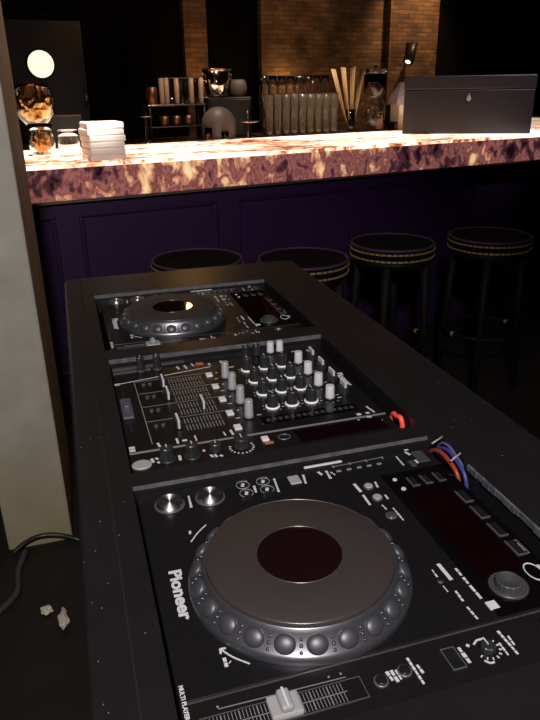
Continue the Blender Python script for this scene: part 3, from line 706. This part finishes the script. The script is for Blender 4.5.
for k in range(4):
    bm = new(); bx(bm, -.08, .08, -.07, .07, 0, .0195, .004, 2)
    tag(obj('folded_napkin', bm, M['napkin'], loc=B(2.99, .26, BH+.0198*k), rotz=YAW), 'white folded napkin, %s of the small stack right of the wooden case' % ['bottom', 'second from the bottom', 'second from the top', 'topmost'][k], 'napkin', 'napkins right of the case')

# goblet full of gold foil, and a glass in front of it
g = on('glass_goblet', 'large round glass goblet with gold foil inside, beside the concrete pillar', 'goblet', -.165, .5)
def glass_body(prof_out, t=.003):
    inn = [(max(r-t, .0005), z+(t if i == 0 else 0)) for i, (r, z) in enumerate(prof_out)]
    return prof_out+inn[::-1]
bm = new(); lathe(bm, glass_body([(.012, .130), (.05, .140), (.088, .185), (.094, .230), (.086, .280), (.070, .318)]), n=36, cap1=True); obj('bowl', bm, M['glass'], g)
bm = new(); lathe(bm, [(.060, 0), (.058, .006), (.016, .014), (.010, .05), (.010, .10), (.016, .131)], n=28); obj('stem', bm, M['glass'], g)
bm = new(); bmesh.ops.create_icosphere(bm, subdivisions=4, radius=1)
for v in bm.verts:
    k = .83+.22*mnoise.noise(v.co*3.1); v.co = Vector((v.co.x*.088*k, v.co.y*.088*k, v.co.z*.084*k))
bmesh.ops.translate(bm, vec=(0, 0, .225), verts=bm.verts[:]); obj('foil', bm, M['foil'], g, label='crumpled gold foil filling')
g = on('glass_jar', 'short clear glass jar in front of the gold goblet', 'jar', -.055, .36)
bm = new(); lathe(bm, glass_body([(.045, 0), (.050, .01), (.050, .09), (.044, .115)]), n=28); obj('vessel', bm, M['glass'], g)
bm = new(); torus(bm, .044, .003, (0, 0, .116), 28, 6); obj('rim', bm, M['glass'], g)

g = on('glass_vase', 'low glass vase with bronze foil, in front of the stem of the gold goblet', 'vase', -.175, .36)
bm = new(); lathe(bm, glass_body([(.040, 0), (.052, .02), (.060, .07), (.050, .12), (.054, .15)]), n=32); obj('vessel', bm, M['glass'], g)
bm = new(); bmesh.ops.create_icosphere(bm, subdivisions=4, radius=1)
for v in bm.verts:
    k = .8+.3*mnoise.noise(v.co*2.9+Vector((5, 1, 0))); v.co = Vector((v.co.x*.046*k, v.co.y*.046*k, v.co.z*.055*k))
bmesh.ops.translate(bm, vec=(0, 0, .068), verts=bm.verts[:]); obj('foil', bm, M['foil'], g, label='crumpled bronze foil filling')

# bar mat and glasses
bm = new(); bx(bm, 1.312, 2.05, .97, 1.22, WZ, WZ+.012, .003); tag(obj('bar_mat', bm, M['mat'], loc=B(0, 0), rotz=YAW), 'black rubber mat under the rows of glasses', 'bar mat')
MZ = WZ+.012
def make_glass(name, h, r0, r1, cat):
    t = thing(name, '', cat)
    bm = new(); lathe(bm, glass_body([(r0, 0), (r0*1.03, .01), (r1, h)], .0025), n=20); obj('vessel', bm, M['mistyglass'], t)
    bm = new(); torus(bm, r1-.001, .0016, (0, 0, h), 20, 6); obj('rim', bm, M['glass'], t)
    return t
g0 = None
for k in range(9):
    g = make_glass('highball_glass', .245, .024, .029, 'glass') if g0 is None else copy_tree(g0)
    g0 = g0 or g
    g.location = B(1.332+.0605*k, 1.00, MZ); g['group'] = 'tall glasses, front row'
    g['label'] = 'clear highball glass, %s in the front row on the black mat' % ['first from the left', 'second from the left', 'third from the left', 'fourth from the left', 'in the middle', 'fourth from the right', 'third from the right', 'second from the right', 'first from the right'][k]
g0 = None
for k in range(8):
    if g0 is None:
        g = thing('champagne_flute', '', 'glass')
        bm = new(); lathe(bm, glass_body([(.004, .13), (.018, .16), (.027, .22), (.029, .29), (.027, .355)], .0022), n=20); obj('bowl', bm, M['glass'], g)
        bm = new(); lathe(bm, [(.030, 0), (.028, .003), (.005, .010), (.0042, .06), (.0045, .131)], n=16); obj('stem', bm, M['glass'], g)
        g0 = g
    else: g = copy_tree(g0)
    g.location = B(1.36+.066*k, 1.12, MZ); g['group'] = 'flutes behind the tall glasses'
    g['label'] = 'tall clear flute, %s of the row behind the highball glasses' % ['first from the left', 'second from the left', 'third from the left', 'fourth from the left', 'fourth from the right', 'third from the right', 'second from the right', 'first from the right'][k]
# straws in a holder
h = on('straw_holder', 'small glass holding a fan of cream straws', 'holder', 1.985, 1.05, MZ)
bm = new(); lathe(bm, glass_body([(.030, 0), (.032, .01), (.036, .14)], .003), n=24); obj('vessel', bm, M['glass'], h)
bm = new(); torus(bm, .035, .002, (0, 0, .14), 24, 6); obj('rim', bm, M['glass'], h)
for k in range(12):
    t = (k-5.5)/5.5; j = (k % 3-1)
    a = B(1.985+.020*t, 1.05+.012*j, MZ+.006); b = B(1.955+.142*t, 1.05+.06*j, MZ+.405-.02*abs(t))
    d_ = b-a; bm = new(); tube(bm, [(0, 0, 0), tuple(d_)], [.0034, .0062], 8)
    tag(obj('straw', bm, M['straw'], loc=a), 'cream straw in the fan beside the glasses, %s' % ['outermost on the left', 'second from the left', 'third from the left', 'fourth from the left', 'fifth from the left', 'left of the middle', 'right of the middle', 'fifth from the right', 'fourth from the right', 'third from the right', 'second from the right', 'outermost on the right'][k], 'straw', 'straws in the fan')
# tall jar
j = on('glass_jar', 'tall lidded glass jar with dark contents beside the straws', 'jar', 2.185, 1.06, WZ)
bm = new(); lathe(bm, glass_body([(.078, 0), (.082, .01), (.082, .19), (.060, .215), (.060, .235), (.076, .25), (.076, .37)], .003), n=32); obj('vessel', bm, M['glass'], j)
bm = new(); lathe(bm, [(.079, .372), (.079, .395), (.07, .402), (.015, .404), (.014, .42), (.0001, .425)], n=32); obj('lid', bm, M['glass'], j)
bm = new(); bmesh.ops.create_icosphere(bm, subdivisions=4, radius=1)
for v in bm.verts:
    k = .9+.25*mnoise.noise(v.co*3.5); v.co = Vector((v.co.x*.070*k, v.co.y*.070*k, v.co.z*.085*k))
bmesh.ops.translate(bm, vec=(0, 0, .100), verts=bm.verts[:]); obj('contents', bm, M['amberglass'], j, label='dark glassy contents')
bm = new(); bx(bm, -.03, .015, -.086, -.083, .02, .085); obj('paper_label', bm, M['pinkpaper'], j, label='pink paper label')
# napkin holder with peaked napkin
nh = on('napkin_holder', 'cream napkin holder with a peaked grey cloth left of the wooden case', 'napkin holder', 2.352, .97, WZ)
bm = new(); bx(bm, -.058, .075, -.05, .05, 0, .185, .006, 2); obj('holder_body', bm, M['cream'], nh)
bm = new(); bx(bm, -.085, -.060, -.045, .045, 0, .06, .003); obj('dark_side', bm, M['blackmetal'], nh)
bm = new()
bot = [bm.verts.new(p) for p in ((-.085, -.056, .175), (.082, -.056, .175), (.082, .056, .175), (-.085, .056, .175))]
mid = [bm.verts.new(p) for p in ((-.075, -.05, .22), (.080, -.05, .25), (.080, .05, .25), (-.075, .05, .22))]
tp = [bm.verts.new(p) for p in ((-.022, -.012, .315), (.030, -.012, .315), (.030, .012, .315), (-.022, .012, .315))]
for A, Bq in ((bot, mid), (mid, tp)):
    for i in range(4): bm.faces.new((A[i], A[(i+1) % 4], Bq[(i+1) % 4], Bq[i]))
bm.faces.new(bot[::-1]); bm.faces.new(tp); obj('peaked_cloth', bm, M['greycloth'], nh)

# bottle stand on the left of the worktop
stand = on('bottle_stand', 'two-tier black metal stand carrying a row of tall glasses', 'stand', .80, 1.25, WZ)
bm = new(); bx(bm, -.19, .19, -.06, .06, .200, .210, .002); obj('shelf', bm, M['steel'], stand)
bm = new(); bx(bm, -.185, .185, -.058, .058, .075, .083, .002); obj('shelf', bm, M['blackmetal'], stand)
for sx in (-.178, .178):
    for sy in (-.05, .05):
        bm = new(); tube(bm, [(sx, sy, 0), (sx, sy, .2)], .007, 8); obj('leg', bm, M['blackmetal'], stand)
g0 = None
for k in range(9):
    if g0 is None:
        g = thing('tall_tumbler', '', 'glass')
        bm = new(); lathe(bm, glass_body([(.0135, 0), (.0140, .006), (.0155, .150)], .002), n=18); o = obj('vessel', bm, M['bronzeglass'], g)
        smoky = o.data.copy(); smoky.materials[0] = M['amberglass']
        bm = new(); torus(bm, .0150, .0014, (0, 0, .150), 18, 6); obj('rim', bm, M['steel'], g)
        g0 = g
    else: g = copy_tree(g0)
    if k in (2, 4, 5, 7):
        for c_ in g.children:
            if c_.name.startswith('vessel'): c_.data = smoky
    g.location = B(.715+.0325*k, 1.23, WZ+.210); g['group'] = 'tall tumblers on the stand'
    g['label'] = 'slim smoky tumbler on the metal stand, %s' % ['next to the copper cup', 'second from the copper cup', 'third from the copper cup', 'fourth from the copper cup', 'fifth from the copper cup', 'fourth from the ice bucket', 'third from the ice bucket', 'second from the ice bucket', 'nearest the ice bucket'][k]
bm = new(); lathe(bm, glass_body([(.026, 0), (.032, .01), (.033, .10)], .003), n=28); tag(obj('copper_cup', bm, M['copper'], loc=B(.650, 1.23, WZ+.210)), 'copper cup at the left end of the metal stand', 'cup')
for k, (u, l) in enumerate(((.72, 'left one on the lower shelf of the stand'), (.80, 'middle one on the lower shelf of the stand'), (.88, 'right one on the lower shelf of the stand'))):
    bm = new(); lathe(bm, glass_body([(.022, 0), (.028, .008), (.030, .06)], .0025), n=22); tag(obj('small_bowl', bm, M['copper'], loc=B(u, 1.23, WZ+.083)), 'small copper bowl, '+l, 'bowl', 'copper bowls on the stand')
# cabinet with bucket and cup
cb = on('bar_cabinet', 'low dark cabinet behind the domed cover, under the shiny bucket', 'cabinet', 1.155, 1.31, WZ)
bm = new(); bx(bm, -.15, .15, -.12, .12, 0, .243, .004); obj('cabinet_body', bm, M['blackmetal'], cb)
bm = new(); bx(bm, -.14, .14, -.126, -.1205, .012, .230, .002); dr = obj('door', bm, M['blackmetal'], cb)
bm = new(); tube(bm, [(.11, -.127, .09), (.11, -.145, .10), (.11, -.145, .15), (.11, -.127, .16)], .004); obj('handle', bm, M['steel'], dr)
bk2 = on('ice_bucket', 'shiny chrome ice bucket on the dark cabinet', 'bucket', 1.100, 1.27, WZ+.243)
bm = new(); lathe(bm, glass_body([(.055, 0), (.070, .015), (.078, .07), (.088, .165)], .004), n=36); obj('bucket_body', bm, M['chrome'], bk2)
bm = new(); torus(bm, .087, .005, (0, 0, .166), 36, 8); obj('rim', bm, M['chrome'], bk2)
for sx in (-1, 1):
    bm = new(); tube(bm, spline([(sx*.078, 0, .10), (sx*.103, 0, .108), (sx*.103, 0, .135), (sx*.084, 0, .14)], 4), .004); obj('handle', bm, M['chrome'], bk2)
bm = new(); lathe(bm, [(.026, 0), (.050, .02), (.056, .06), (.046, .098), (.030, .105)], n=28); tag(obj('grey_pot', bm, M['ceramic'], loc=B(1.236, 1.24, WZ+.243)), 'rounded grey pot right of the chrome bucket', 'pot')
dm = on('domed_cover', 'matt grey domed food cover below the ice bucket', 'cover', .985, 1.00, WZ)
bm = new(); lathe(bm, [(.106, 0), (.106, .05)]+[(.105*math.cos(a*PI/20), .09+.106*math.sin(a*PI/20)) for a in range(0, 10)]+[(.0001, .196)], n=36); obj('dome', bm, M['ceramic'], dm)
bm = new(); torus(bm, .106, .004, (0, 0, .006), 36, 8); obj('rim', bm, M['steel'], dm)
ft = on('cake_stand', 'small footed metal tray right of the domed cover', 'tray', 1.165, .965, WZ)
bm = new(); lathe(bm, [(.068, .100), (.071, .106), (.068, .108), (.01, .106)], n=32); obj('plate', bm, M['steel'], ft)
bm = new(); lathe(bm, [(.035, 0), (.03, .006), (.008, .02), (.008, .1)], n=20); obj('foot', bm, M['steel'], ft)
ft = on('cake_stand', 'small footed metal tray left of the metal stand', 'tray', .545, 1.06, WZ)
bm = new(); lathe(bm, [(.045, .148), (.047, .153), (.045, .155), (.01, .153)], n=28); obj('plate', bm, M['steel'], ft)
bm = new(); lathe(bm, [(.030, 0), (.026, .006), (.007, .02), (.007, .148)], n=20); obj('foot', bm, M['steel'], ft)
for u, n, h_, l in ((.868, .885, .085, 'shot glass in front of the domed cover, on its left'), (.972, .880, .06, 'shorter shot glass in front of the domed cover')):
    bm = new(); lathe(bm, glass_body([(.018, 0), (.020, .01), (.024, h_)], .003), n=20); tag(obj('shot_glass', bm, M['glass'], loc=B(u, n, WZ)), l, 'glass', 'shot glasses')
# dark crate behind the goblet
cr = on('dark_crate', 'dark open crate on the worktop right of the gold goblet', 'crate', .055, 1.06, WZ)
bm = new()
frame(bm, -.10, .10, -.07, .07, .008, .0, .17); bx(bm, -.092, .092, -.062, .062, 0, .008); obj('crate_body', bm, M['blackmetal'], cr)
bm = new(); frame(bm, -.102, .102, -.072, .072, .01, .170, .176); obj('crate_rim', bm, M['copper'], cr)

# ------------------------------------------------------------------ lamps
sl = thing('wall_spotlight', 'small black clip spotlight on the brick wall above the wooden case', 'spotlight', B(3.175, W0-.12, 1.625), YAW)
bm = new(); bx(bm, .02, .07, -.02, 0, .03, .08, .004); obj('wall_plate', bm, M['blackmetal'], sl)
bm = new(); tube(bm, [(.045, -.02, .055), (.03, -.07, .04), (-.01, -.10, .01)], .009); obj('arm', bm, M['blackmetal'], sl)
bm = new(); tube(bm, [(.03, -.10, .07), (.0, -.115, .01), (-.055, -.135, -.075)], [.028, .036, .046], 20); obj('head', bm, M['blackmetal'], sl)
bm = new(); tube(bm, [(-.0552, -.1352, -.0755), (-.0568, -.1358, -.0780)], .022, 20); obj('bulb', bm, M['spotface'], sl)
bm = new(); tube(bm, [(3.42, 1.1, 1.53), (3.54, 1.1, 1.47)], .010); bm.free()
# pendant over the worktop, whose glow shows in the far platter
pd = thing('pendant_lamp', 'small warm globe pendant hanging over the worktop above the ice bucket', 'pendant lamp', (.575, 3.86, 2.03))
bm = new(); bmesh.ops.create_uvsphere(bm, u_segments=24, v_segments=16, radius=.045)
for f in bm.faces: f.smooth = True
obj('bulb', bm, M['bulb'], pd)
bm = new(); lathe(bm, [(.022, .040), (.022, .085), (.008, .10)], n=20); obj('socket', bm, M['blackmetal'], pd)
bm = new(); tube(bm, [(0, 0, .10), (0, 0, 1.07)], .004); obj('cord', bm, M['blackmetal'], pd)

def light(name, kind, loc, energy, color, size=.1, target=None, spot=None, blend=.5):
    l = bpy.data.lights.new(name, kind); l.energy = energy; l.color = color
    if kind == 'AREA': l.size = size
    else: l.shadow_soft_size = size
    if kind == 'SPOT': l.spot_size = math.radians(spot); l.spot_blend = blend
    o = bpy.data.objects.new(name, l); COL.objects.link(o); o.location = loc
    if target is not None: o.rotation_euler = (Vector(target)-Vector(loc)).to_track_quat('-Z', 'Y').to_euler()
    return o
light('booth_lamp', 'SPOT', (-.35, -1.15, 2.35), 185, (1, .94, .89), .10, (-.27, .75, .75), 70, .6)
light('brick_lamp', 'SPOT', B(3.30, 1.55, 2.75), 95, (1, .62, .32), .05, B(3.30, W0, 1.5), 60, .8)
light('brick_lamp', 'SPOT', B(2.15, 1.45, 2.75), 12, (1, .62, .32), .05, B(2.15, W0, 1.45), 60, .8)
light('brick_lamp', 'SPOT', B(1.35, 1.35, 2.6), 16, (1, .58, .28), .05, B(1.30, W0, 1.45), 40, .8)
light('worktop_uplight', 'POINT', B(1.31, 1.98, 1.47), .5, (1, .55, .22), .03)
light('worktop_uplight', 'POINT', B(2.02, 1.95, 1.42), 1.6, (1, .6, .28), .03)
light('added_bar_fill', 'SPOT', B(-.05, -1.0, 2.45), 520, (1, .88, .78), .04, B(.02, .28, 1.20), 15, .8)  # unseen narrow spot, added to whiten the napkin stack
light('added_bar_fill', 'SPOT', B(2.4, -.45, 2.45), 60, (1, .85, .78), .04, B(2.35, .35, 1.25), 42, .6)  # unseen fill light, added to lift the front of the wooden case
light('pillar_lamp', 'SPOT', (.75, 1.9, 2.75), 18, (1, .6, .36), .05, (-.28, 1.9, 1.25), 45, .8)
light('added_worktop_fill', 'SPOT', B(1.6, .75, 2.5), 90, (1, .82, .66), .03, B(1.6, 1.1, 1.2), 45, .7)  # unseen light, added to brighten the rows of glasses
light('added_worktop_fill', 'SPOT', B(.9, .8, 2.5), 50, (1, .8, .64), .03, B(.95, 1.15, 1.2), 36, .7)  # another added light, unseen, for the tumblers and the bucket

# ------------------------------------------------------------------ world, camera
w = bpy.data.worlds.new('room_dark'); S.world = w; w.use_nodes = True
w.node_tree.nodes['Background'].inputs[0].default_value = (.35, .3, .45, 1); w.node_tree.nodes['Background'].inputs[1].default_value = .006

R = ((0.9566089862554609, -0.1250671932327507, 0.2631680918959994), (-0.2909856499579836, -0.3633968255235647, 0.8850254791348809), (-0.01505320344077, -0.9232014646740319, -0.38402142738380257))
C = (-.16055785, -.45343203, Z0+.40401634)
cam = bpy.data.cameras.new('camera'); cam.sensor_fit = 'VERTICAL'; cam.sensor_height = 24; cam.lens = 24*660/720; cam.clip_start = .02
co = bpy.data.objects.new('camera', cam); COL.objects.link(co)
mw = Matrix.Identity(4)
for i in range(3):
    mw[i][0] = R[i][0]; mw[i][1] = -R[i][1]; mw[i][2] = -R[i][2]; mw[i][3] = C[i]
co.matrix_world = mw
S.camera = co
S.view_settings.view_transform = 'Standard'; S.view_settings.look = 'None'; S.view_settings.gamma = 1; S.view_settings.exposure = 0
S.view_settings.use_curve_mapping = False
S.cycles.use_denoising = True
S.cycles.max_bounces = 10; S.cycles.transparent_max_bounces = 12; S.cycles.caustics_reflective = False; S.cycles.caustics_refractive = False
